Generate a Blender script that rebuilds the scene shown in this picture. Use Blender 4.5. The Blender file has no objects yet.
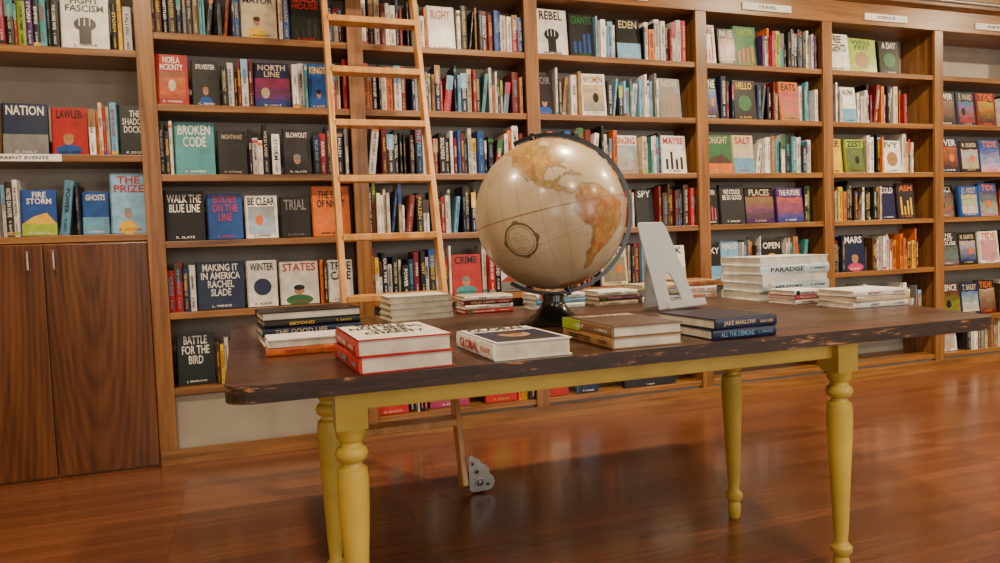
import bpy, math, random
import numpy as np
from mathutils import Matrix, Vector
random.seed(7); np.random.seed(7)
C=bpy.context.collection

# ------------------------------------------------------------------ materials
def newmat(name):
    m=bpy.data.materials.new(name); m.use_nodes=True
    nt=m.node_tree; b=nt.nodes['Principled BSDF']; return m,nt,b
def N(nt,t,**k):
    n=nt.nodes.new(t)
    for a,v in k.items(): setattr(n,a,v)
    return n
def ramp(nt,stops):
    r=N(nt,'ShaderNodeValToRGB'); e=r.color_ramp.elements
    while len(e)<len(stops): e.new(.5)
    for i,(p,c) in enumerate(stops): e[i].position=p; e[i].color=(*c,1)
    return r
def mapping(nt,scale,rot=(0,0,0),src='Object',loc=(0,0,0)):
    tc=N(nt,'ShaderNodeTexCoord'); mp=N(nt,'ShaderNodeMapping')
    mp.inputs['Scale'].default_value=scale; mp.inputs['Rotation'].default_value=rot; mp.inputs['Location'].default_value=loc
    nt.links.new(tc.outputs[src],mp.inputs['Vector']); return mp
def wood(name,c1,c2,c3,scale,rough=.4,wave=False,bump=.05):
    m,nt,b=newmat(name); L=nt.links.new
    mp=mapping(nt,scale)
    n=N(nt,'ShaderNodeTexNoise'); n.inputs['Scale'].default_value=1; n.inputs['Detail'].default_value=8; n.inputs['Roughness'].default_value=.62
    n.inputs['Distortion'].default_value=.6
    L(mp.outputs[0],n.inputs['Vector'])
    r=ramp(nt,[(.3,c1),(.5,c2),(.7,c3)])
    if wave:
        mw=mapping(nt,(1,1,1),(.10,0,.0),loc=(.03,.11,0))
        w=N(nt,'ShaderNodeTexWave'); w.wave_type='RINGS'; w.rings_direction='Z'
        w.inputs['Scale'].default_value=14; w.inputs['Distortion'].default_value=2.4; w.inputs['Detail'].default_value=3; w.inputs['Detail Scale'].default_value=.25
        L(mw.outputs[0],w.inputs['Vector'])
        mx=N(nt,'ShaderNodeMix'); mx.data_type='FLOAT'; mx.inputs[0].default_value=.13
        L(n.outputs['Fac'],mx.inputs[2]); L(w.outputs['Fac'],mx.inputs[3]); L(mx.outputs[0],r.inputs[0])
    else: L(n.outputs['Fac'],r.inputs[0])
    L(r.outputs[0],b.inputs['Base Color']); b.inputs['Roughness'].default_value=rough
    bp=N(nt,'ShaderNodeBump'); bp.inputs['Strength'].default_value=bump; L(n.outputs['Fac'],bp.inputs['Height']); L(bp.outputs[0],b.inputs['Normal'])
    return m
def plain(name,c,rough=.5,metal=0,noise=.06,coat=0):
    m,nt,b=newmat(name); L=nt.links.new
    mp=mapping(nt,(6,6,6)); n=N(nt,'ShaderNodeTexNoise'); n.inputs['Scale'].default_value=1; n.inputs['Detail'].default_value=5
    L(mp.outputs[0],n.inputs['Vector'])
    r=ramp(nt,[(.3,tuple(x*(1-noise*2) for x in c)),(.7,tuple(min(1,x*(1+noise)) for x in c))])
    L(n.outputs['Fac'],r.inputs[0]); L(r.outputs[0],b.inputs['Base Color'])
    b.inputs['Roughness'].default_value=rough; b.inputs['Metallic'].default_value=metal; b.inputs['Coat Weight'].default_value=coat
    return m
def attrmat(name,rough=.4,coat=0,var=0,spec=.5):
    m,nt,b=newmat(name)
    a=N(nt,'ShaderNodeVertexColor'); a.layer_name='Col'
    out=a.outputs[0]
    if var:
        mp=mapping(nt,(25,25,25)); n=N(nt,'ShaderNodeTexNoise'); n.inputs['Scale'].default_value=1; n.inputs['Detail'].default_value=4; nt.links.new(mp.outputs[0],n.inputs['Vector'])
        r=ramp(nt,[(.3,(1-var,)*3),(.65,(1,1,1))]); nt.links.new(n.outputs['Fac'],r.inputs[0])
        mx=N(nt,'ShaderNodeMix'); mx.data_type='RGBA'; mx.blend_type='MULTIPLY'; mx.inputs[0].default_value=1
        nt.links.new(out,mx.inputs[6]); nt.links.new(r.outputs[0],mx.inputs[7]); out=mx.outputs[2]
    nt.links.new(out,b.inputs['Base Color']); b.inputs['Roughness'].default_value=rough; b.inputs['Coat Weight'].default_value=coat
    b.inputs['Coat Roughness'].default_value=.15; b.inputs['Specular IOR Level'].default_value=spec
    return m

W_H=wood('oak_horizontal',(.095,.036,.008),(.225,.095,.023),(.34,.155,.043),(1.5,30,30),.34)
W_V=wood('oak_vertical',(.095,.036,.008),(.215,.09,.022),(.32,.145,.04),(30,30,1.5),.34)
W_D=wood('cabinet_door_oak',(.04,.012,.004),(.095,.031,.009),(.15,.054,.016),(26,26,1.3),.3,wave=True)
W_L=wood('ladder_wood',(.38,.16,.036),(.54,.26,.068),(.64,.35,.12),(20,20,2),.33)
CREAM=plain('cream_paint',(.36,.325,.27),.6)
WALLM=plain('wall_paint',(.46,.37,.26),.8)
CEIL=plain('ceiling_paint',(.62,.55,.44),.8)
YEL=plain('yellow_paint',(.58,.42,.06),.34,noise=.12)
BLACK=plain('black_plastic',(.004,.004,.005),.22)
METAL=plain('grey_metal',(.35,.35,.36),.35,.9)
CAST=plain('cast_plate',(.36,.35,.33),.4,.5,noise=.2)
STEEL=plain('steel',(.6,.58,.55),.3,1)
BOOKM=attrmat('book_jacket',.4,.05,.3,.35)
WHITE=plain('label_card',(.8,.8,.76),.6)

# floor
m,nt,b=newmat('hardwood_planks'); L=nt.links.new
mp=mapping(nt,(1,1,1))
br=N(nt,'ShaderNodeTexBrick'); br.offset=.37; br.offset_frequency=1
br.inputs['Scale'].default_value=1; br.inputs['Brick Width'].default_value=.85; br.inputs['Row Height'].default_value=.066
br.inputs['Mortar Size'].default_value=.0012; br.inputs['Mortar Smooth'].default_value=.2
br.inputs['Color1'].default_value=(.0,.0,.0,1); br.inputs['Color2'].default_value=(1,1,1,1); br.inputs['Mortar'].default_value=(.5,.5,.5,1)
br.inputs['Bias'].default_value=0
L(mp.outputs[0],br.inputs['Vector'])
mp2=mapping(nt,(1.2,26,1)); n=N(nt,'ShaderNodeTexNoise'); n.inputs['Scale'].default_value=1.6; n.inputs['Detail'].default_value=8; n.inputs['Roughness'].default_value=.65
L(mp2.outputs[0],n.inputs['Vector'])
mx=N(nt,'ShaderNodeMix'); mx.data_type='FLOAT'; mx.inputs[0].default_value=.28; L(n.outputs['Fac'],mx.inputs[2]); L(br.outputs['Color'],mx.inputs[3])
r=ramp(nt,[(.2,(.078,.024,.010)),(.5,(.150,.050,.020)),(.85,(.22,.082,.034))]); L(mx.outputs[0],r.inputs[0])
m2=N(nt,'ShaderNodeMix'); m2.data_type='RGBA'; L(br.outputs['Fac'],m2.inputs[0]); L(r.outputs[0],m2.inputs[6]); m2.inputs[7].default_value=(.022,.008,.004,1)
L(m2.outputs[2],b.inputs['Base Color']); b.inputs['Roughness'].default_value=.24; b.inputs['Coat Weight'].default_value=.35; b.inputs['Coat Roughness'].default_value=.14
bp=N(nt,'ShaderNodeBump'); bp.inputs['Strength'].default_value=.16; bp.inputs['Distance'].default_value=.01; L(mx.outputs[0],bp.inputs['Height']); L(bp.outputs[0],b.inputs['Normal'])
FLOORM=m

# table top : dark stain, worn edge
m,nt,b=newmat('worn_dark_tabletop'); L=nt.links.new
mp=mapping(nt,(1.5,18,18)); n=N(nt,'ShaderNodeTexNoise'); n.inputs['Scale'].default_value=1.5; n.inputs['Detail'].default_value=8; L(mp.outputs[0],n.inputs['Vector'])
r=ramp(nt,[(.3,(.022,.008,.004)),(.55,(.050,.018,.008)),(.75,(.095,.037,.015))]); L(n.outputs['Fac'],r.inputs[0])
mp3=mapping(nt,(3,3,3)); n3=N(nt,'ShaderNodeTexNoise'); n3.inputs['Scale'].default_value=1.2; n3.inputs['Detail'].default_value=6; L(mp3.outputs[0],n3.inputs['Vector'])
r3=ramp(nt,[(.42,(.28,)*3),(.62,(.45,)*3)]); L(n3.outputs['Fac'],r3.inputs[0]); L(r3.outputs[0],b.inputs['Roughness'])
b.inputs['Specular IOR Level'].default_value=.35
L(r.outputs[0],b.inputs['Base Color']); TOPM=m
m,nt,b=newmat('chipped_table_edge'); L=nt.links.new
mp=mapping(nt,(9,9,60)); n=N(nt,'ShaderNodeTexNoise'); n.inputs['Scale'].default_value=1.3; n.inputs['Detail'].default_value=9; n.inputs['Roughness'].default_value=.72; L(mp.outputs[0],n.inputs['Vector'])
r=ramp(nt,[(.42,(.012,.005,.003)),(.59,(.038,.014,.007)),(.625,(.30,.15,.055)),(.75,(.50,.30,.13))]); L(n.outputs['Fac'],r.inputs[0]); L(r.outputs[0],b.inputs['Base Color']); b.inputs['Roughness'].default_value=.5
EDGEM=m
m,nt,b=newmat('frosted_acrylic'); b.inputs['Base Color'].default_value=(.56,.60,.64,1); b.inputs['Roughness'].default_value=.3; b.inputs['Transmission Weight'].default_value=.45
ACR=m

# ------------------------------------------------------------------ builder
class B:
    def __init__(s): s.v=[];s.f=[];s.c=[];s.m=[]
    def add(s,vs,fs,col=(1,1,1),mat=0):
        o=len(s.v); s.v.extend(tuple(v) for v in vs); s.f.extend(tuple(i+o for i in f) for f in fs)
        s.c.extend([col]*len(fs)); s.m.extend([mat]*len(fs))
    def box(s,x0,x1,y0,y1,z0,z1,M=None,col=(1,1,1),mat=0):
        vs=[Vector((x,y,z)) for x in(x0,x1) for y in(y0,y1) for z in(z0,z1)]
        if M: vs=[M@v for v in vs]
        s.add(vs,[(0,1,3,2),(4,6,7,5),(0,4,5,1),(2,3,7,6),(0,2,6,4),(1,5,7,3)],col,mat)
    def lathe(s,prof,M=None,seg=24,col=(1,1,1),mat=0):
        vs=[];fs=[]
        for z,r in prof:
            for i in range(seg):
                a=2*math.pi*i/seg; vs.append(Vector((r*math.cos(a),r*math.sin(a),z)))
        for j in range(len(prof)-1):
            for i in range(seg):
                k=(i+1)%seg; fs.append((j*seg+i,j*seg+k,(j+1)*seg+k,(j+1)*seg+i))
        fs.append(tuple(range(seg))[::-1]); fs.append(tuple(range((len(prof)-1)*seg,len(prof)*seg)))
        if M: vs=[M@v for v in vs]
        s.add(vs,fs,col,mat)
    def extr(s,pts,z0,z1,M=None,col=(1,1,1),mat=0,side=None):
        n=len(pts); vs=[Vector((x,y,z0)) for x,y in pts]+[Vector((x,y,z1)) for x,y in pts]
        if M: vs=[M@v for v in vs]
        s.add(vs,[tuple(range(n))[::-1],tuple(range(n,2*n))],col,mat)
        s.add(vs,[(i,(i+1)%n,n+(i+1)%n,n+i) for i in range(n)],col,mat if side is None else side)
    def obj(s,name,mats,parent=None,bevel=0,smooth=False,loc=None):
        me=bpy.data.meshes.new(name); me.from_pydata(s.v,[],s.f)
        if not isinstance(mats,(list,tuple)): mats=[mats]
        for m in mats: me.materials.append(m)
        me.polygons.foreach_set('material_index',s.m)
        ca=me.color_attributes.new('Col','FLOAT_COLOR','CORNER')
        cnt=[len(f) for f in s.f]; arr=np.repeat(np.array([(*c[:3],1) for c in s.c],dtype=np.float32),cnt,axis=0)
        ca.data.foreach_set('color',arr.ravel())
        if smooth:
            me.polygons.foreach_set('use_smooth',[True]*len(s.f)); me.set_sharp_from_angle(angle=math.radians(40))
        me.update()
        o=bpy.data.objects.new(name,me); C.objects.link(o)
        if loc: o.location=loc
        if parent: o.parent=parent
        if bevel:
            bm=o.modifiers.new('bevel','BEVEL'); bm.width=bevel; bm.segments=2; bm.limit_method='ANGLE'
        return o
def empty(name):
    e=bpy.data.objects.new(name,None); C.objects.link(e); e.empty_display_size=.1; return e

_tc={}
def tmesh(t):
    if t in _tc: return _tc[t]
    cu=bpy.data.curves.new('tmp','FONT'); cu.body=t; cu.resolution_u=2; cu.align_x='CENTER'; cu.space_line=.85; cu.offset=.018
    ob=bpy.data.objects.new('tmp',cu); C.objects.link(ob)
    me=ob.to_mesh(); v=np.array([x.co[:2] for x in me.vertices]); f=[tuple(p.vertices) for p in me.polygons]
    ob.to_mesh_clear(); bpy.data.objects.remove(ob); bpy.data.curves.remove(cu)
    mn,mx=v.min(0),v.max(0); v=v-(mn+mx)/2
    _tc[t]=(v,f,mx-mn); return _tc[t]
def text(b,t,M,c,w,h,col,plane='spine',stretch=1.5,mat=0):
    v,f,s=tmesh(t); sx=w/s[0]; sy=h/s[1]; k=min(sx,sy); sx=min(sx,k*stretch); sy=min(sy,k*stretch)
    b.add([M@Vector((c[0]+x*sx,c[1]+y*sy,0)) for x,y in v],f,col,mat)

P=dict(red=(.42,.010,.008),dred=(.15,.006,.008),navy=(.007,.014,.058),blue=(.008,.065,.29),lblue=(.12,.32,.50),teal=(.055,.27,.29),
 black=(.005,.005,.006),char=(.020,.019,.021),grey=(.18,.18,.18),white=(.78,.75,.69),cream=(.56,.46,.30),tan=(.33,.17,.06),yellow=(.70,.43,.008),
 orange=(.64,.14,.008),green=(.02,.14,.04),lime=(.30,.42,.03),pink=(.48,.04,.11),purple=(.06,.012,.13),brown=(.06,.025,.01),sky=(.20,.42,.64),skin=(.42,.22,.12))
PAL=dict(
 mix=['red','navy','blue','black','white','white','cream','char','yellow','orange','teal','dred','lblue','white','black','char','navy','tan'],
 dark=['black','navy','char','dred','navy','black','brown','white','grey','red'],
 light=['white','white','cream','lblue','white','grey','sky','tan','char','white','teal'],
 redw=['red','white','navy','white','black','dred','cream','blue','orange','black','white','black'],
 warm=['orange','red','yellow','white','cream','black','dred','brown','white'],
 color=['pink','green','teal','lime','blue','red','orange','black','purple','white','black'],
 bw=['black','white','char','white','dred','black','navy','white'])
WORDS=['THE LAST HOUSE','NIGHT SHIFT','AMERICA','UNSETTLED','A HISTORY','RIVER','POWER','THE LONG WAR','DEMOCRACY','GRIT','WILD LAND','SILENCE','CODE','EMPIRE','NOTES ON HOPE','FREEDOM','SOLDIERS','THE PRICE','BEYOND','ON TRIAL','RISE','OUR TIME','THE MAKING OF','BORDERS','CRISIS','HER STORY','LIGHT','MONEY','PARADISE','THE GOOD LIFE','STORM','FALLEN','WE THE PEOPLE','TRUTH','KINGDOM','SEEDS']
AUTH=['J. MARLOW','R. SLATE','ANN KERR','D. HOLT','M. OKAFOR','L. VANCE','P. STONE','C. REYES','T. BAILEY','E. WARD']
def jit(c,a=.15):
    k=1+random.uniform(-a,a); return tuple(min(1,max(0,x*k+random.uniform(-.004,.004))) for x in c)
def lum(c): return .3*c[0]+.6*c[1]+.1*c[2]
def book(b,M,t,h,d,cover,pages=(.62,.55,.42)):
    e=.0028
    b.box(0,e,0,d,0,h,M,cover); b.box(t-e,t,0,d,0,h,M,cover)
    vs=[];n=5
    for z in (0,h):
        for i in range(n+1):
            a=math.pi*i/n; vs.append(M@Vector((t/2-math.cos(a)*t/2,-.004*math.sin(a),z)))
        vs.append(M@Vector((t,.004,z))); vs.append(M@Vector((0,.004,z)))
    k=n+3
    b.add(vs,[tuple(range(k)),tuple(range(k,2*k))[::-1]]+[(i,k+i,k+(i+1)%k,(i+1)%k) for i in range(k)],cover)
    b.box(e,t-e,.004,d-.005,.004,h-.004,M,pages)
def spine_decor(b,M,t,h,cover,title=None):
    fg=random.choice([P['white'],P['white'],P['yellow'],P['cream'],P['lblue']]) if lum(cover)<.2 else random.choice([P['black'],P['navy'],P['red'],P['black']])
    MS=M@Matrix(((0,1,0,t/2),(0,0,-1,-.0055),(-1,0,0,h/2),(0,0,0,1)))
    tk=random.uniform(.32,.55)
    text(b,title or random.choice(WORDS),MS,(-h*.12,0),h*.52,t*(.55 if title else tk),fg)
    text(b,random.choice(AUTH),MS,(h*.32,0),h*.22,t*.28,fg)
    q=random.random()
    if title: return
    if q<.2:
        z=random.choice([.06,.9])*h; b.box(0.0005,t-.0005,-.0052,-.003,z-.008,z+.008,M,random.choice(list(P.values())))
    elif q<.34: b.box(0.0003,t-.0003,-.0051,-.003,h*.62,h*.998,M,random.choice(list(P.values())))
def cover_decor(b,M,w,h,bg,title,fg,art=None,author=True):
    def rect(x0,x1,y0,y1,c,z=.0006): b.add([M@Vector(p) for p in((x0,y0,z),(x1,y0,z),(x1,y1,z),(x0,y1,z))],[(0,1,2,3)],c)
    def disc(x,y,r,c,z=.0009,ry=None):
        ry=ry or r; b.add([M@Vector((x+r*math.cos(a*.39270),y+ry*math.sin(a*.39270),z)) for a in range(16)],[tuple(range(16))],c)
    lines=title.count('\n')+1; T=.15+.085*lines
    T=min(T,.62)
    if art=='none': T=min(.8,T*1.5)
    a=art if art is not None else random.choice(['disc','sky','bars','photo','photo','photo','none','hill'])
    c2=random.choice(list(P.values())); c3=random.choice(list(P.values()))
    lo=-h*.40; hi=h*(.5-T)-h*.02
    if a=='disc': disc(0,(lo+hi)/2,min(w*.3,(hi-lo)*.45),c2)
    elif a=='sky': rect(-w/2,w/2,-h/2,-h*.1,c2); 
    elif a=='hill':
        rect(-w/2,w/2,-h/2,-h*.25,c2); b.add([M@Vector(p) for p in((-w/2,-h*.25,.0008),(w/2,-h*.25,.0008),(w*.2,0,.0008),(-w*.15,-h*.08,.0008))],[(0,1,2,3)],c3)
    elif a=='bars':
        for i in range(4): rect(-w*.35+i*w*.2,-w*.25+i*w*.2,lo,lo+(hi-lo)*random.uniform(.3,.95),c2)
    elif a=='photo':
        mode=random.random(); nst=9; x0=-w*random.choice([.5,.42]); x1=-x0
        y0_=lo if x0>-w*.49 else -h*.5
        for i in range(nst):
            f_=i/nst; ca=tuple((1-f_)*p_+f_*q_ for p_,q_ in zip(c2,c3)); ca=tuple(.7*z_*random.uniform(.5,1.15)+.3*g_ for z_,g_ in zip(ca,bg))
            ya=y0_+(hi-y0_)*i/nst; yb=y0_+(hi-y0_)*(i+1)/nst
            n_=6; dy=(yb-ya)*1.2
            pts=[(x0,ya-(0 if i==0 else dy*.3)),(x1,ya-(0 if i==0 else dy*.3))]+[(x1-(x1-x0)*q_/n_,min(hi,yb+random.uniform(-.5,.8)*dy)) for q_ in range(n_+1)]
            b.add([M@Vector((px,py,.0005+(nst-i)*.00008)) for px,py in pts],[tuple(range(len(pts)))],ca)
        if mode<.5: disc(random.uniform(-.2,.2)*w,(y0_+hi)/2,w*.12,random.choice([P['cream'],P['black'],P['orange']]),.0014,h*.12)
    elif a=='head':
        k=random.uniform(.8,1.25); ox=random.uniform(-.06,.06)*w
        disc(ox,-h*.40,w*.30*k,c3,.0008,h*.12); disc(ox,-h*.17,w*.115*k,P['skin'],.001,h*.10*k); disc(ox,-h*.115,w*.125*k,random.choice([P['brown'],P['black'],P['tan'],P['grey']]),.0012,h*.055*k)
        rect(ox-w*.07,ox-w*.02,-h*.175,-h*.165,P['black'],.0014); rect(ox+w*.02,ox+w*.07,-h*.175,-h*.165,P['black'],.0014); rect(ox-w*.04,ox+w*.04,-h*.22,-h*.212,P['dred'],.0014)
    elif a=='portrait':
        rect(-w*.44,w*.44,-h*.46,h*.22,P['navy'],.0006)
        disc(0,-h*.30,w*.40,P['char'],.0008,h*.16); disc(0,-h*.06,w*.20,P['skin'],.001,h*.17); disc(0,h*.05,w*.21,P['brown'],.0012,h*.08)
        rect(-w*.12,-w*.04,-h*.05,-h*.035,P['black'],.0014); rect(w*.04,w*.12,-h*.05,-h*.035,P['black'],.0014); rect(-w*.06,w*.06,-h*.145,-h*.13,P['dred'],.0014); rect(-w*.015,w*.015,-h*.10,-h*.05,P['tan'],.0014)
    elif a=='fist':
        rect(-w*.13,w*.13,-h*.42,-h*.1,P['black'],.0008); disc(0,-h*.05,w*.24,P['black'],.0009,h*.13)
        for i in range(3): rect(-w*.13+i*w*.11,-w*.11+i*w*.11,-h*.08,h*.06,P['white'],.0011)
    M2=M@Matrix.Translation((0,0,.0018))
    text(b,title,M2,(0,h*(.5-T/2-.02)),w*random.uniform(.7,.86),h*(T-.05),fg,stretch=1.8)
    if author: text(b,random.choice(AUTH),M2,(0,-h*.44),w*.6,h*.045,fg)
def faceout(b,x,y,z,w,h,bg,fg,title,art=None,t=.028,lean=.10):
    base=Matrix.Translation((x,y,z))@Matrix.Rotation(-lean,4,'X')@Matrix.Rotation(random.uniform(-.05,.05),4,'Z')
    Mb=base@Matrix(((0,1,0,0),(-1,0,0,t),(0,0,1,0),(0,0,0,1)))
    book(b,Mb,t,h,w,bg)
    Mc=base@Matrix(((1,0,0,w/2),(0,0,-1,-.0003),(0,1,0,h/2),(0,0,0,1)))
    cover_decor(b,Mc,w,h,bg,title,fg,art)
# ------------------------------------------------------------------ room
def slab(name,x0,x1,y0,y1,z0,z1,mat):
    b=B(); b.box(x0,x1,y0,y1,z0,z1); return b.obj(name,mat)
XL,XR,YB,ZC=-2.2,8.0,-7.0,3.05
slab('floor',XL,XR,YB,.45,-.08,0,FLOORM)
slab('ceiling',XL,XR,YB,.45,ZC,ZC+.08,CEIL)
slab('wall_back',XL,XR,.35,.45,0,ZC,WALLM)
slab('wall_left',XL-.1,XL,YB,.45,0,ZC,WALLM)
slab('wall_right',XR,XR+.1,YB,.45,0,ZC,WALLM)
slab('wall_front',XL,XR,YB-.1,YB,0,ZC,WALLM)
slab('baseboard_back',-.45,6.9,-.032,-.017,0,.075,W_H)

# ------------------------------------------------------------------ bookcase
DIV=[-1.46,-.419,.590,1.594,2.736,3.727,4.728,5.80,6.87]
SH=[2.124,1.778,1.435,1.107,.753,.374]
case=empty('bookcase')
b=B(); D=.30
FW=.04
for i,x in enumerate(DIV):
    b.box(x-.012,x+.012,0,D,0,2.45,mat=1); b.box(x-FW,x+FW,-.016,.006,0,2.45,mat=1)
for i in range(len(DIV)-1):
    x0,x1=DIV[i],DIV[i+1]
    zs=[2.03,1.53,1.15] if i==0 else SH
    for z in zs: b.box(x0+.012,x1-.012,-.004,D,z-.034,z,mat=0)
    if i>0:
        if i>1: b.box(x0+.012,x1-.012,-.004,D,.085,.115,mat=0)
        b.box(x0+.012,x1-.012,.02,.03,0,.335 if i==1 else .086,mat=2)
    b.box(x0+.012,x1-.012,D-.008,D,0,2.45,mat=2)
b.box(DIV[0],DIV[-1],-.02,.30,2.435,2.58,mat=0)
b.box(DIV[0],DIV[-1],-.03,.30,2.58,2.61,mat=0)
b.box(DIV[0],DIV[-1],-.022,.30,2.61,2.74,mat=0)
b.box(DIV[0],DIV[-1],-.034,.30,2.74,2.78,mat=0)
b.obj('frame',[W_H,W_V,CREAM],case,bevel=.003)
b=B()
for i in range(1,8):
    xc=(DIV[i]+DIV[i+1])/2; b.box(xc-.19,xc+.19,-.03,-.02,2.465,2.51)
    M=Matrix(((1,0,0,xc),(0,0,-1,-.0312),(0,1,0,2.488),(0,0,0,1)))
    text(b,['','HISTORY','BIOGRAPHY','FICTION','TRAVEL','SCIENCE','POETRY','COOKING'][i],M,(0,0),.22,.02,(0,0,0),mat=1)
b.box(-1.16,-.80,-.014,-.006,1.497,1.53)
M=Matrix(((1,0,0,-.97),(0,0,-1,-.0152),(0,1,0,1.513),(0,0,0,1))); text(b,'CURRENT EVENTS',M,(0,0),.28,.014,(0,0,0),mat=1)
b.obj('label_strips',[WHITE,BLACK],case)
cab=empty('base_cabinet')
b=B(); b.box(DIV[0]+.012,DIV[1]-.04,-.0,.285,.0,1.112); b.obj('carcass',W_V,cab)
xm=-.90
for k,(a,c) in enumerate([(DIV[0]+.045,xm-.003),(xm+.003,DIV[1]-.043)]):
    w=(c-a)/2; b=B(); b.box(-w,w,-.011,.011,-.549,.549); b.obj('door_panel_%d'%(k+1),W_D,cab,bevel=.004,loc=((a+c)/2,-.013,.559))
b=B()
for x in (xm-.06,xm+.045):
    b.box(x-.004,x+.004,-.05,-.043,.99,1.08); 
    for z in(.995,1.075): b.box(x-.004,x+.004,-.05,-.024,z-.004,z+.004)
b.obj('door_pulls',STEEL,cab,bevel=.0015)

# ------------------------------------------------------------------ books on shelves
b=B()
def F(w,h,bg,fg,title,art=None): return ('F',w,h,bg,fg,title,art)
def S(w,pal='mix'): return ('S',w,pal)
def G(w): return ('G',w)
def row(x0,x1,z,items):
    Wd=x1-x0-.05; x=x0+.03
    for it in items:
        w=it[1]/100*Wd
        if it[0]=='G': x+=w; continue
        if it[0]=='F':
            _,_,h,bg,fg,title,art=it
            faceout(b,x+.006,random.uniform(.02,.06),z+.004,w-.016,h*random.uniform(.9,1.0),jit(P[bg],.08),P[fg],title,art)
            x+=w; continue
        end=x+w; pal=PAL[it[2]]
        while x<end-.012:
            t=min(random.choice([.014,.018,.022,.028,.03,.034,.04]),end-x); h=min(.285,max(.16,random.gauss(.228,.025)))
            c=jit(P[random.choice(pal)],.3); d=random.uniform(.13,.165)
            M=Matrix.Translation((x,random.uniform(.015,.055),z))
            q=random.random()
            if q<.07 and x+t+h*.14<end:
                M=Matrix.Translation((x+h*.0,M.translation.y,z+.001))@Matrix.Rotation(.13,4,'Y'); M.translation.z+=t*.13
                book(b,M,t-.001,h,d,c); spine_decor(b,M,t-.001,h,c); x+=t+h*.135; continue
            book(b,M,t-.001,h,d,c); spine_decor(b,M,t-.001,h,c); x+=t
            if q>.96: x+=random.uniform(.01,.03)
A=(DIV[0],DIV[1])
R=lambda i,k,items: row(DIV[i],DIV[i+1],SH[k] if k<6 else .115,items)
row(*A,2.03,[G(41),S(25,'color'),F(22,.27,'white','black','FIGHT\nFASCISM','fist'),S(9,'warm')])
row(*A,1.53,[G(20),S(18),F(20,.26,'navy','white','NATION','sky'),F(2+15,.25,'red','black','LAWLER','head'),S(9,'warm'),S(4,'light'),F(16,.25,'black','white','THE\nSHADOW\nDOCKET','none')])
row(*A,1.15,[G(30),S(14,'light'),F(16,.24,'blue','white','FIRE\nSTORM','hill'),S(9,'light'),F(13,.22,'blue','white','GHOSTS','sky'),F(18,.30,'sky','red','THE\nPRIZE','head')])
# B
R(1,0,[S(21,'dark'),S(6,'light'),S(18),F(20,.27,'cream','navy','MISTER\nMAYOR','head'),S(6),F(18,.27,'black','red','BLACK\nHOUSE'),S(10,'dark')])
R(1,1,[F(17,.25,'red','white','NOELA\nMCKINTY','photo'),F(15,.25,'char','white','SYLVESTER','head'),S(16,'bw'),F(20,.26,'navy','cream','NORTH\nLINE','photo'),S(9,'light'),F(12,.25,'blue','yellow','KINGS','head'),S(10)])
R(1,2,[S(8,'bw'),F(21,.28,'teal','white','BROKEN\nCODE','none'),F(16,.24,'char','cream','NIGHTMARE','bars'),S(17,'bw'),F(16,.25,'char','white','BLOWOUT','head'),S(20,'dark')])
R(1,3,[F(21,.27,'black','white','WALK THE\nBLUE LINE','none'),F(19,.26,'blue','pink','BODIES\nON THE\nLINE','none'),F(18,.23,'white','black','BE CLEAR','photo'),F(17,.22,'black','grey','TRIAL','none'),F(22,.27,'orange','black','THE END\nOF NIGHT','none')])
R(1,4,[S(14,'dark'),F(25,.26,'navy','white','MAKING IT\nIN AMERICA\nRACHEL\nSLADE','none'),F(17,.26,'white','black','WINTER','disc'),F(22,.25,'white','red','STATES','head'),S(5,'warm'),F(15,.25,'white','black','TRUE\nCASE','none')])
R(1,5,[G(2),F(20,.27,'black','white','BATTLE\nFOR THE\nBIRD','none'),S(8,'warm'),G(20),S(20,'mix')])
# C
R(2,0,[S(26,'bw'),S(12,'mix'),F(18,.27,'white','red','RIGHT','none'),S(42,'mix')])
R(2,1,[S(40,'redw'),S(58,'mix')])
R(2,2,[S(40,'dark'),S(56,'redw')])
R(2,3,[S(46,'redw'),S(50,'mix')])
R(2,4,[S(48,'bw'),F(20,.25,'red','black','CRIME','head'),S(12,'dark'),F(18,.25,'white','black','EAST')])
R(2,5,[S(94,'mix')])
R(2,6,[F(20,.25,'red','cream','ORBIT'),S(10,'warm'),F(26,.22,'navy','white','THE\nWEINER'),G(8),F(22,.25,'red','yellow','SAVE US'),S(12,'warm')])
# D
R(3,0,[G(2),F(20,.28,'white','black','REBEL','fist'),F(16,.26,'char','green','GIANTS'),S(12,'light'),F(16,.26,'black','cream','EDEN'),S(30,'redw')])
R(3,1,[F(13,.25,'black','grey','NOIR','head'),S(14,'light'),F(16,.26,'white','tan','WOMEN','photo'),S(34,'light'),F(16,.26,'grey','cream','NOW')])
R(3,2,[S(48,'redw'),F(16,.26,'white','red','SINGING','photo'),S(14,'light'),F(18,.26,'white','red','MAYBE')])
R(3,3,[S(58,'mix'),F(13,.26,'char','white','SPY'),S(25,'dark')])
R(3,4,[S(36,'redw'),F(18,.26,'cream','navy','PORT'),S(20,'mix'),F(18,.25,'white','navy','OAK')])
R(3,5,[S(60,'mix')])
R(3,6,[F(15,.2,'white','red','HOME'),G(4),F(14,.2,'lblue','white','AIR'),G(15),F(34,.15,'black','white','UNIVERSE','none')])
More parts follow.
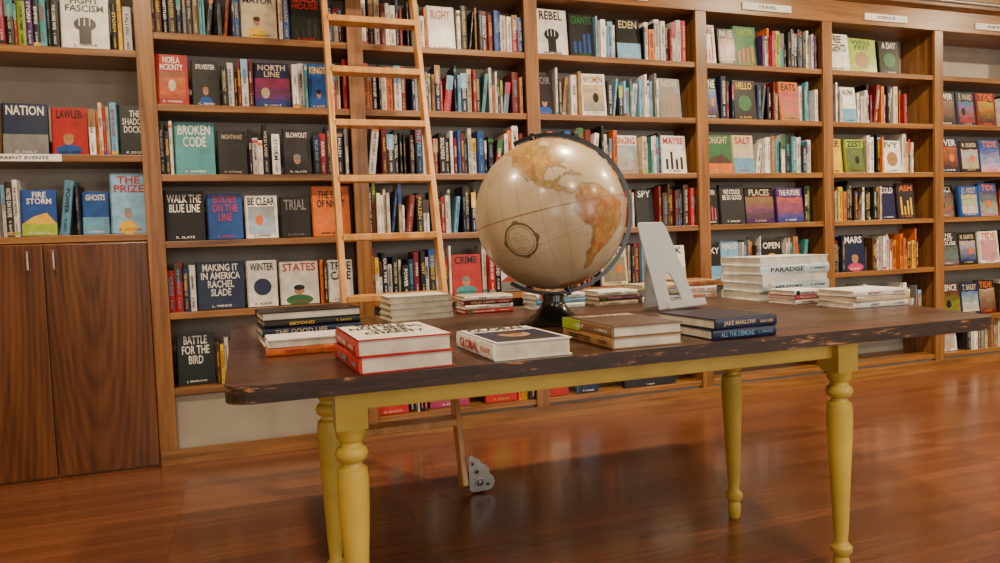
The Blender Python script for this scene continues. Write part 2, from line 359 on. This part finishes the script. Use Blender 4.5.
# E
R(4,0,[F(14,.26,'white','red','RARE','bars'),F(15,.24,'black','white','PAUSE'),F(20,.27,'green','lime','GARDEN','bars'),S(20,'color'),S(20,'mix'),S(8,'color')])
R(4,1,[F(14,.27,'black','white','ONE'),S(13,'dark'),F(20,.27,'black','yellow','HELLO','disc'),S(16,'dark'),F(18,.26,'orange','black','EATS'),S(14)])
R(4,2,[F(25,.26,'green','cream','TONIGHT','hill'),F(19,.25,'cream','red','SALT'),S(50,'light')])
R(4,3,[F(13,.24,'black','white','BETTER'),F(21,.26,'char','white','WE COULD\nBE SO GOOD','none'),F(26,.26,'black','cream','PLACES','photo'),F(23,.25,'purple','white','THE FUTURE','photo'),S(8,'color')])
R(4,4,[F(14,.22,'black','white','SKY'),F(16,.25,'sky','white','HALO'),S(16,'light'),F(20,.25,'black','white','OPEN'),S(22,'light')])
R(4,5,[S(60,'light')])
# F
R(5,0,[F(23,.26,'white','black','FREE\nAGENTS','none'),F(30,.26,'lime','green','WELL\nFED','disc'),F(20,.26,'black','white','A DAY','disc')])
R(5,1,[S(14,'bw'),F(16,.26,'white','black','ALONE','sky'),S(46,'redw')])
R(5,2,[F(18,.25,'yellow','black','BEE'),F(18,.25,'lime','black','ZEST'),S(16,'warm'),F(20,.24,'white','green','IVY'),S(10,'mix')])
R(5,3,[S(50,'warm'),F(17,.26,'navy','white','COLD'),F(17,.26,'char','orange','ASH')])
R(5,4,[S(14,'dark'),F(22,.26,'navy','white','MARS','head'),S(50,'warm')])
R(5,5,[S(60,'mix'),S(30,'light')])
# G,H
for i in (6,7):
    if i==7: R(i,0,[S(60)])
    for k,(p,q) in enumerate([('char','navy'),('navy','black'),('black','blue'),('char','black'),('brown','navy')]):
        R(i,k+1,[F(22,.26,p,'white',random.choice(WORDS[:12]).replace(' ','\n'),'photo'),F(20,.25,q,'cream',random.choice(AUTH),'photo'),F(20,.26,random.choice(['white','blue','char','dred']),'orange','TIDE','photo'),S(12,'dark'),F(18,.25,'black','white','EVER')])
    R(i,6,[F(22,.2,'white','black','SLOW'),G(6),S(40,'light')])
b.obj('shelf_books',BOOKM)

# ------------------------------------------------------------------ ladder
lad=empty('library_ladder')
def seg(b,p,q,wx,wd,mat=0):
    p=Vector(p);q=Vector(q);z=(q-p).normalized();x=Vector((1,0,0));y=z.cross(x).normalized();x=y.cross(z)
    M=Matrix(((x.x,y.x,z.x,p.x),(x.y,y.y,z.y,p.y),(x.z,y.z,z.z,p.z),(0,0,0,1)))
    b.box(-wx,wx,-wd,wd,0,(q-p).length,M,mat=mat)
y0,z0,y1,z1=-1.05,.03,-.145,2.54
Lb,Lt,Rb,Rt=.36,.42,.80,.865
b=B(); seg(b,(Lb,y0,z0),(Lt,y1,z1),.013,.035); b.obj('rail_1',W_L,lad,bevel=.005)
b=B(); seg(b,(Rb,y0,z0),(Rt,y1,z1),.013,.035); b.obj('rail_2',W_L,lad,bevel=.005)
b=B(); z=.29
while z<2.5:
    k=(z-z0)/(z1-z0); y=y0+k*(y1-y0); b.box(Lb+(Lt-Lb)*k+.01,Rb+(Rt-Rb)*k-.01,y-.045,y+.045,z-.015,z+.015); z+=.2655
b.obj('treads',W_L,lad,bevel=.004)
b=B()
for x,sx in ((Lb,-1),(Rb,1)):
    RX=Matrix.Rotation(math.pi/2,4,'X')
    M=Matrix.Translation((x+sx*.062,y0+.0,.052))@RX
    b.lathe([(-.012,.02),(-.012,.046),(-.007,.052),(.007,.052),(.012,.046),(.012,.02)],M,28,mat=0)
    pts=[(-.045,.20),(-.03,.205),(-.015,.19),(.0,.185),(.012,.165),(.03,.158),(.042,.14),(.045,.118),(.06,.105),(.066,.085),(.06,.066),(.05,.055),(.03,.05),(.012,.052),(-.005,.048),(-.03,.05),(-.045,.06)]
    pts=[(sx*p,q-.035) for p,q in pts]
    Mp=Matrix(((1,0,0,x+sx*.062),(0,0,-1,y0-.02),(0,1,0,-.005),(0,0,0,1)))
    b.extr(pts,-.004,.004,Mp,mat=1)
    for q,w,r_ in ((.055,.0,.022),(.10,-.012,.013),(.042,.035,.010),(.135,-.03,.009)):
        b.lathe([(-.002,r_),(.007,r_*.9),(.009,r_*.6),(.006,r_*.5)],Mp@Matrix.Translation((sx*w,q,0)),18,mat=1)
        b.lathe([(.0065,r_*.5),(.0072,r_*.3)],Mp@Matrix.Translation((sx*w,q,0)),18,mat=0)
    b.lathe([(-.03,.008),(.03,.008)],Matrix.Translation((x+sx*.062,y0,.052))@RX,12,mat=1)
b.obj('casters',[BLACK,CAST],lad,smooth=True)
b=B()
for x in (Lt,Rt): seg(b,(x,y1+.005,2.50),(x,-.118,2.60),.012,.01)
b.lathe([(0,.013),(8.2,.013)],Matrix.Translation((-1.4,-.1,2.615))@Matrix.Rotation(math.pi/2,4,'Y'),16)
b.obj('hanging_rail',METAL,lad,smooth=True)

# ------------------------------------------------------------------ table
tab=empty('farm_table')
def rounded(poly,r,n=6):
    out=[];k=len(poly)
    for i in range(k):
        p=Vector(poly[i]);a=(Vector(poly[i-1])-p).normalized();c=(Vector(poly[(i+1)%k])-p).normalized()
        A_=p+a*r;C_=p+c*r
        for j in range(n+1):
            t=j/n; out.append(tuple((1-t)**2*A_+2*t*(1-t)*p+t*t*C_))
    return out
TX0,TY0,TY1=-.06,-2.35,-.97
poly=rounded([(TX0,TY0),(2.13,TY0),(2.50,TY1),(TX0-.01,TY1)],.06)
me_b=B(); me_b.extr(poly,.722,.76,side=1); me_b.obj('tabletop',[TOPM,EDGEM],tab,bevel=.005)
b=B()
LX=(.204,1.637); LY=(-2.225,-1.717); AZ=.662
for y in LY: b.box(LX[0],LX[1],y-.012,y+.012,AZ,.722)
for x in LX: b.box(x-.012,x+.012,LY[0],LY[1],AZ,.722)
b.box(LX[1]+.0,LX[1]+.22,LY[0]+.07,LY[0]+.11,.68,.722)
b.box(LX[1]+.0,LX[1]+.22,LY[1]-.11,LY[1]-.07,.68,.722)
b.box(.50,.54,LY[1],-1.15,.68,.722); b.box(1.35,1.39,LY[1],-1.15,.68,.722)
b.obj('apron',YEL,tab,bevel=.003)
prof=[(0,.017),(.01,.021),(.045,.024),(.06,.019),(.068,.024),(.078,.031),(.09,.031),(.10,.022),(.108,.018),(.14,.0215),(.30,.0285),(.44,.036),(.50,.037),(.525,.034),(.532,.024),(.54,.022),(.548,.034),(.562,.0385),(.574,.034),(.58,.026),(.588,.025),(.60,.034),(.625,.036)]
k=1
for x in LX:
    for y in LY:
        b=B(); b.lathe(prof,Matrix.Translation((x,y,0)),28); b.box(x-.036,x+.036,y-.036,y+.036,.622,.722)
        b.obj('leg_%d'%k,YEL,tab,smooth=True); k+=1

# ------------------------------------------------------------------ table book stacks
TZ=.7605
def stack(name,cx,cy,rot,items):
    b=B(); z=TZ
    for it in items:
        t,h,d,cov=it['t'],it['h'],it['d'],it['c']; orient=it.get('o','read')
        p=Vector((1,0,0)) if orient=='read' else (Vector((0,1,0)) if orient=='spine' else Vector((0,-1,0)) if orient=='fore' else Vector((-1,0,0)))
        zc=Vector((0,0,1)).cross(p)
        Mr=Matrix(((0,p.x,zc.x,0),(0,p.y,zc.y,0),(1,p.z,zc.z,0),(0,0,0,1)))
        base=Matrix.Translation((cx,cy,z))@Matrix.Rotation(rot+it.get('r',random.uniform(-.05,.05)),4,'Z')@Mr@Matrix.Translation((0,-d/2,-h/2))
        book(b,base,t,h,d,cov,it.get('pg',(.66,.61,.50)))
        if not it.get('plain'): spine_decor(b,base,t,h,cov,it.get('st'))
        Mc=base@Matrix(((0,0,1,t+.0003),(1,0,0,d/2),(0,1,0,h/2),(0,0,0,1)))
        if 'top' in it:
            b.add([Mc@Vector(q) for q in((-d/2+.004,-h/2+.003,.0002),(d/2-.002,-h/2+.003,.0002),(d/2-.002,h/2-.003,.0002),(-d/2+.004,h/2-.003,.0002))],[(0,1,2,3)],it['top'])
        if 'title' in it: cover_decor(b,Mc,d,h,cov,it['title'],it.get('fg',P['black']),it.get('art','none'),it.get('au',False))
        z+=t+.0006
    return b.obj(name,BOOKM)
def bk(t,h,d,c,**k): return dict(t=t,h=h,d=d,c=c,**k)
RD=(.45,.018,.014)
stack('book_stack',.315,-2.185,.03,[bk(.037,.30,.215,RD),bk(.037,.30,.215,RD,top=(.76,.72,.64),title='WHO IS\nNOT BEING\nSHEER\nCHARITY',fg=P['black'],r=.0)])
stack('book_stack',.625,-2.18,.0,[bk(.042,.29,.20,P['white'],top=P['white'],title='GLOBAL',fg=P['black'],art='portrait',r=0.02,st='GLOBAL')])
stack('book_stack',.945,-2.165,.02,[bk(.028,.30,.20,P['tan'],o='read'),bk(.028,.30,.20,(.20,.11,.055),o='read',top=(.07,.042,.026),title='THE HORSE',fg=P['cream'],art='none')])
stack('book_stack',1.235,-2.185,.02,[bk(.027,.20,.26,P['navy'],o='spine',st='ALL THE DEMONS'),bk(.027,.20,.26,P['navy'],o='spine',st='JAKE MARLOW',top=(.010,.014,.033))])
stack('book_stack',.165,-1.60,.05,[bk(.026,.28,.2,P['white'],o='fore'),bk(.025,.29,.2,P['navy'],o='spine'),bk(.02,.28,.2,P['black'],o='spine'),bk(.024,.29,.2,P['black'],o='fore',top=P['black'])])
stack('book_stack',.135,-1.86,.0,[bk(.022,.2,.15,P['orange'],o='spine'),bk(.02,.2,.15,P['white'],o='fore',top=P['white'])])
stack('book_stack',.60,-1.16,.05,[bk(.022,.18,.24,P['cream'],o='left',top=P['white']) for _ in range(4)])
stack('book_stack',.90,-1.10,.0,[bk(.017,.2,.14,P[c],o='spine',top=P[c2]) for c,c2 in (('red','red'),('white','white'),('dred','red'),('white','cream'))])
stack('book_stack',1.20,-1.12,.0,[bk(.02,.22,.15,P[c],o='spine') for c in ('white','lblue','white')])
stack('book_stack',1.45,-1.15,.0,[bk(.02,.18,.15,P[c],o='spine') for c in ('cream','dred','white')])
stack('book_stack',1.67,-1.13,.0,[bk(.025,.2,.15,P[c],o='spine') for c in ('white','grey','cream')])
stack('book_stack',1.885,-1.10,.0,[bk(.027,.17,.15,P[c],o='spine') for c in ('cream','white','tan')])
PB=(.50,.62,.68)
stack('book_stack',2.155,-1.335,.02,[bk(.035,.36,.25,PB if i%2 else (.82,.80,.75),o='spine' if i%2 else 'fore',top=(.78,.76,.70),pg=(.78,.75,.68)) for i in range(5)])
stack('book_stack',2.04,-1.60,.0,[bk(.017,.15,.15,P[c],o='spine',top=P['white']) for c in ('white','pink','white')])
stack('book_stack',2.12,-1.84,.0,[bk(.02,.24,.18,P[c],o='spine',top=(.8,.78,.72),plain=(c=='cream')) for c in ('white','cream','white')])

# ------------------------------------------------------------------ globe
gl=empty('desk_globe')
GC=Vector((.955,-1.69,1.125)); GR=.249
def inpoly(lo,la,poly):
    r=np.zeros(lo.shape,bool); n=len(poly)
    for i in range(n):
        x1,y1=poly[i];x2,y2=poly[(i+1)%n]
        if y1==y2: continue
        c=((y1>la)!=(y2>la))&(lo<(x2-x1)*(la-y1)/(y2-y1)+x1); r^=c
    return r
LAND=dict(
NA=[(-168,66),(-156,71),(-128,70),(-110,73),(-95,72),(-82,68),(-94,60),(-93,57),(-82,54),(-79,52),(-76,62),(-65,59),(-56,52),(-66,45),(-70,42),(-76,36),(-81,31),(-80,25),(-83,29),(-90,30),(-97,27),(-97,20),(-91,18),(-87,21),(-88,15),(-83,11),(-77,8),(-83,8),(-92,14),(-105,20),(-109,27),(-114,31),(-110,23),(-115,29),(-117,33),(-124,40),(-124,48),(-133,56),(-145,60),(-158,56),(-165,60)],
SA=[(-77,8),(-72,12),(-62,10),(-50,1),(-35,-6),(-39,-15),(-41,-22),(-48,-27),(-54,-34),(-58,-38),(-65,-43),(-68,-52),(-72,-54),(-75,-48),(-73,-38),(-70,-20),(-76,-14),(-81,-5),(-79,1)],
GRN=[(-73,78),(-60,82),(-30,83),(-18,76),(-25,70),(-43,60),(-52,65),(-55,70)],
BAF=[(-90,73),(-78,73),(-62,66),(-66,62),(-78,65)],
VIC=[(-118,72),(-105,73),(-102,69),(-116,69)],
CUB=[(-84,22),(-78,22.5),(-74,20),(-77,20)],HIS=[(-73,20),(-69,19.5),(-69,18),(-73,18)],
AF=[(-17,15),(-10,32),(10,37),(32,31),(43,12),(51,11),(40,-5),(40,-16),(32,-28),(19,-35),(12,-17),(9,3),(-8,5)],
EU=[(-9,37),(-9,43),(-1,46),(5,52),(10,58),(5,60),(15,69),(30,70),(60,69),(100,76),(140,73),(179,68),(179,63),(160,60),(140,52),(130,40),(120,38),(120,25),(108,15),(103,3),(98,15),(88,22),(78,8),(70,22),(58,25),(44,12),(35,30),(27,37),(20,39),(12,45),(3,42)],
AU=[(114,-22),(130,-12),(142,-11),(153,-26),(148,-38),(135,-34),(116,-34)],
NZ=[(173,-35),(178,-38),(168,-47),(167,-45)],
AN=[(-180,-72),(-100,-72),(-60,-64),(-60,-75),(0,-70),(90,-66),(179.9,-70),(179.9,-90),(-180,-90)])
nu,nv=1080,541
lon=np.linspace(-180,180,nu,endpoint=False)+.17; lat=np.linspace(-90,90,nv)
LO,LA=np.meshgrid(lon,lat)
rs=np.random.RandomState(3)
def smooth_noise(s,octs=3):
    out=np.zeros((nv,nu)); tot=0
    for q in range(octs):
        o=s*2**q; a=.55**q; tot+=a
        g=rs.rand(o+2,2*o+2); g[:,-2]=g[:,0]; g[:,-1]=g[:,1]
        yy=np.linspace(0,o,nv);xx=np.linspace(0,2*o,nu,endpoint=False)
        yi=yy.astype(int);xi=xx.astype(int);fy=(yy-yi)[:,None];fx=(xx-xi)[None]
        fy=fy*fy*(3-2*fy); fx=fx*fx*(3-2*fx)
        out+=a*((g[yi][:,xi]*(1-fx)+g[yi][:,xi+1]*fx)*(1-fy)+(g[yi+1][:,xi]*(1-fx)+g[yi+1][:,xi+1]*fx)*fy)
    return out/tot
n1=smooth_noise(10,4);n2=smooth_noise(24,4);n4=smooth_noise(60,3);n5=smooth_noise(6,5)
lo2=LO+(n2-.5)*9+(n4-.5)*4; la2=LA+(n1-.5)*6+(n4-.5)*3
land=np.zeros_like(LO,bool)
for pl in LAND.values(): land|=inpoly(lo2,la2,pl)
oc=np.array((.52,.41,.265)); oc2=np.array((.37,.28,.165)); k1=np.clip((n5-.3)*2.2,0,1)[...,None]
col=oc*(1-k1)+oc2*k1
l1=np.array((.46,.25,.07));l2=np.array((.42,.10,.018));l3=np.array((.18,.16,.04)); l4=np.array((.50,.35,.13))
t=np.clip((n2-.40)*5,0,1)[...,None]; u=np.clip((n4-.5)*5,0,1)[...,None]; v_=np.clip((n1-.52)*7,0,1)[...,None]
sa=np.clip((10-LA)/20,0,1)[...,None]*((LO<-30)[...,None])
lc=l1*(1-t)+(l2*sa+l1*.8*(1-sa))*t; lc=lc*(1-.55*v_)+l3*.55*v_; lc=lc*(1-.35*u)+l4*.35*u
lc=lc*(1-.25*sa)+l2*.9*.25*sa
rid=inpoly(lo2,la2,[(-81,-5),(-76,5),(-72,8),(-66,-16),(-68,-30),(-70,-50),(-75,-48),(-72,-20)])|inpoly(lo2,la2,[(-125,50),(-112,48),(-104,36),(-104,24),(-110,30),(-120,40),(-145,62)])
lc[rid]=lc[rid]*.6+np.array((.22,.09,.03))*.4
lc*=(.8+.4*n4[...,None])
col=np.where(land[...,None],lc,col)
edge=(land!=np.roll(land,1,1))|(land!=np.roll(land,1,0))
col[edge]*=.4
near=land.copy()
for k in range(4): near=near|np.roll(near,1,1)|np.roll(near,-1,1)|np.roll(near,1,0)|np.roll(near,-1,0)
halo=near&~land; col[halo]=col[halo]*.68
sp=(rs.rand(nv,nu)>.985)&land; col[sp]*=.45; sp=np.roll(sp,1,1); col[sp]*=.6
gr=(np.abs((LO+7.5)%15-7.5)<.2)|(np.abs((LA+7.5)%15-7.5)<.2); col[gr]*=.75
eq=(np.abs(LA)<.35); col[eq]=(.24,.12,.06)
ec=np.abs(LA-23.4*np.sin(np.radians(LO+30)))<.22; col[ec]*=.6
CX,CY=-126,-17
dd=np.hypot((LO-CX)*np.cos(np.radians(LA)),LA-CY)
ring=((dd>11.4)&(dd<13.0))|((dd>9.8)&(dd<10.3)); col[ring]=(.09,.075,.02)
an=np.arctan2(LA-CY,(LO-CX)*np.cos(np.radians(LA)))
ring2=(dd>12.7)&(dd<12.9+1.8*np.clip(np.cos(an*4),0,1)**3); col[ring2]=(.13,.10,.03)
inn_=(dd<8)&(((LA-CY)*1.0%2.6)<.5)&(np.abs(LO-CX)<6-np.abs(LA-CY)*.3)&(n4>.4); col[inn_]*=.6
c=(Vector((0,-3.907,1.031))-GC); c.z=0; c.normalize(); e=Vector((0,0,1)).cross(c)
ax=(Vector((0,0,1))-.20*e-.04*c).normalized(); mm=(c-ax*c.dot(ax)).normalized(); ee=ax.cross(mm)
lo0=-99
cl=np.cos(np.radians(LA));sl=np.sin(np.radians(LA)); a=np.radians(LO-lo0)
V=(cl*np.cos(a))[...,None]*np.array(mm)+(cl*np.sin(a))[...,None]*np.array(ee)+sl[...,None]*np.array(ax)
V=V.reshape(-1,3)*GR+np.array(GC)
i=np.arange(nv-1)[:,None]*nu; j=np.arange(nu)[None]; j2=(j+1)%nu
faces=np.stack([i+j,i+j2,i+nu+j2,i+nu+j],-1).reshape(-1,4)
me=bpy.data.meshes.new('sphere_map'); me.vertices.add(len(V)); me.vertices.foreach_set('co',V.ravel().astype(np.float32))
me.loops.add(faces.size); me.loops.foreach_set('vertex_index',faces.ravel().astype(np.int32)); me.polygons.add(len(faces)); me.polygons.foreach_set('loop_start',np.arange(0,faces.size,4,dtype=np.int32))
me.polygons.foreach_set('use_smooth',np.ones(len(faces),bool))
me.update(calc_edges=True); me.validate()
ca=me.color_attributes.new('Col','FLOAT_COLOR','POINT'); ca.data.foreach_set('color',np.concatenate([col.reshape(-1,3),np.ones((nu*nv,1))],1).astype(np.float32).ravel())
GM=attrmat('antique_globe_print',.33,.45); me.materials.append(GM)
o=bpy.data.objects.new('sphere_map',me); C.objects.link(o); o.parent=gl
def tube(b,pts,wx,wn,nrm,mat=0):
    vs=[];fs=[];n=len(pts)
    for k,p in enumerate(pts):
        rad=(p-GC).normalized()
        for s,q in ((-1,-1),(1,-1),(1,1),(-1,1)): vs.append(p+rad*wx*s+nrm*wn*q)
    for k in range(n-1):
        for q in range(4): fs.append((k*4+q,k*4+(q+1)%4,k*4+4+(q+1)%4,k*4+4+q))
    fs.append((0,1,2,3));fs.append((n*4-4,n*4-3,n*4-2,n*4-1)); b.add(vs,fs,mat=mat)
b=B(); side=ax.cross(c).normalized(); nrm=side.cross(ax).normalized()
pts=[GC+(ax*math.cos(t)+side*math.sin(t))*(GR+.014) for t in np.linspace(-.25,math.pi+.75,80)]
tube(b,pts,.0065,.010,nrm)
for s in (1,-1):
    z=ax*s; M=Vector((0,0,1)).rotation_difference(z).to_matrix().to_4x4(); M.translation=GC+z*(GR-.004)
    b.lathe([(0,.012),(.012,.012),(.03,.008)],M,16)
b.obj('meridian_ring',BLACK,gl,smooth=True)
b=B(); M=Matrix.Translation((GC.x,GC.y,0))
b.lathe([(.7605,.112),(.766,.114),(.774,.104),(.785,.082),(.80,.060),(.82,.044),(.84,.036),(.855,.038),(.863,.034)],M,36)
b.obj('base',BLACK,gl,smooth=True)
# ------------------------------------------------------------------ acrylic book easel
b=B()
def prism(b,outer,inner,M,th=.006):
    n=len(outer); vs=[M@Vector((x,y,s)) for s in(-th/2,th/2) for x,y in outer]+[M@Vector((x,y,s)) for s in(-th/2,th/2) for x,y in inner]
    fs=[]
    for i in range(n-1):
        j=i+1
        fs+=[(i,j,2*n+j,2*n+i),(n+i,3*n+i,3*n+j,n+j),(i,n+i,n+j,j),(2*n+i,2*n+j,3*n+j,3*n+i)]
    b.add(vs,fs)
hh=.345
out_=[(-.11,0),(-.10,.10),(-.09,.22),(-.078,hh-.02),(-.066,hh),(0,hh),(.066,hh),(.078,hh-.02),(.09,.22),(.10,.10),(.11,0)]
inn=[(-.035,0),(-.033,.05),(-.028,.09),(-.021,.12),(-.011,.14),(0,.146),(.011,.14),(.021,.12),(.028,.09),(.033,.05),(.035,0)]
u=Vector((.95,.31,0)).normalized(); up=Vector((-.27,.12,1)).normalized(); nn=u.cross(up).normalized()
o_=Vector((1.53,-1.55,.763))
M=Matrix(((u.x,up.x,nn.x,o_.x),(u.y,up.y,nn.y,o_.y),(u.z,up.z,nn.z,o_.z),(0,0,0,1)))
prism(b,out_,inn,M)
b.box(-.11,.11,0,.006,0,.05,M@Matrix.Translation((0,0,.0)))
b.box(-.11,.11,0,.03,.046,.05,M)
top=o_+up*hh*.9
foot=Vector((1.50,-1.40,.763)); up2=(top-foot).normalized(); n2=u.cross(up2).normalized()
M=Matrix(((u.x,up2.x,n2.x,foot.x),(u.y,up2.y,n2.y,foot.y),(u.z,up2.z,n2.z,foot.z),(0,0,0,1)))
b.box(-.04,.04,0,(top-foot).length,-.003,.003,M)
b.obj('book_easel',ACR,bevel=.0015)

# ------------------------------------------------------------------ lights
def area(name,loc,rot,sx,sy,pw,col):
    l=bpy.data.lights.new(name,'AREA'); l.shape='RECTANGLE'; l.size=sx; l.size_y=sy; l.energy=pw; l.color=col
    o=bpy.data.objects.new(name,l); o.location=loc; o.rotation_euler=rot; C.objects.link(o); return o
warm=(1,.78,.51)
PW={-.8:60,1.6:88,4.0:98,6.4:105}
for x in (-.8,1.6,4.0,6.4):
    for y in (-1.5,-4.2):
        b=B(); b.lathe([(ZC-.025,.11),(ZC-.02,.13),(ZC,.135)],Matrix.Translation((x,y,0)),28); b.obj('ceiling_lamp',WHITE,smooth=True)
        area('ceiling_light',(x,y,ZC-.035),(0,0,0),.16,.16,PW[x] if y>-3 else PW[x]*.5,warm)
for i,x in enumerate((-.6,2.2,5.0)):
    w=empty('window_%d'%(i+1)); b=B()
    for a,c,d,e2 in ((x-.75,x-.69,.8,2.5),(x+.69,x+.75,.8,2.5),(x-.75,x+.75,.74,.8),(x-.75,x+.75,2.5,2.56),(x-.02,x+.02,.8,2.5),(x-.7,x+.7,1.63,1.67)):
        b.box(a,c,YB,YB+.06,d,e2)
    b.obj('frame',WHITE,w)
    area('window_daylight',(x,YB+.08,1.65),(math.pi/2,0,0),1.35,1.65,(30,50,66)[i],(1,.97,.92))
wd=bpy.data.worlds.new('World'); bpy.context.scene.world=wd; wd.use_nodes=True; wd.node_tree.nodes['Background'].inputs[0].default_value=(1,.9,.75,1); wd.node_tree.nodes['Background'].inputs[1].default_value=.05

# ------------------------------------------------------------------ camera
yaw,pitch,roll=.334,.051,-.037
f=np.array([math.sin(yaw)*math.cos(pitch),math.cos(yaw)*math.cos(pitch),-math.sin(pitch)])
r=np.array([math.cos(yaw),-math.sin(yaw),0]); u=np.cross(r,f)
cc,ss=math.cos(roll),math.sin(roll); r2=cc*r+ss*u; u2=-ss*r+cc*u
cd=bpy.data.cameras.new('camera'); cd.sensor_width=36; cd.lens=722.5/1000*36; cd.clip_start=.05
co=bpy.data.objects.new('camera',cd); C.objects.link(co)
co.matrix_world=Matrix(((r2[0],u2[0],-f[0],0),(r2[1],u2[1],-f[1],-3.907),(r2[2],u2[2],-f[2],1.031),(0,0,0,1)))
bpy.context.scene.camera=co
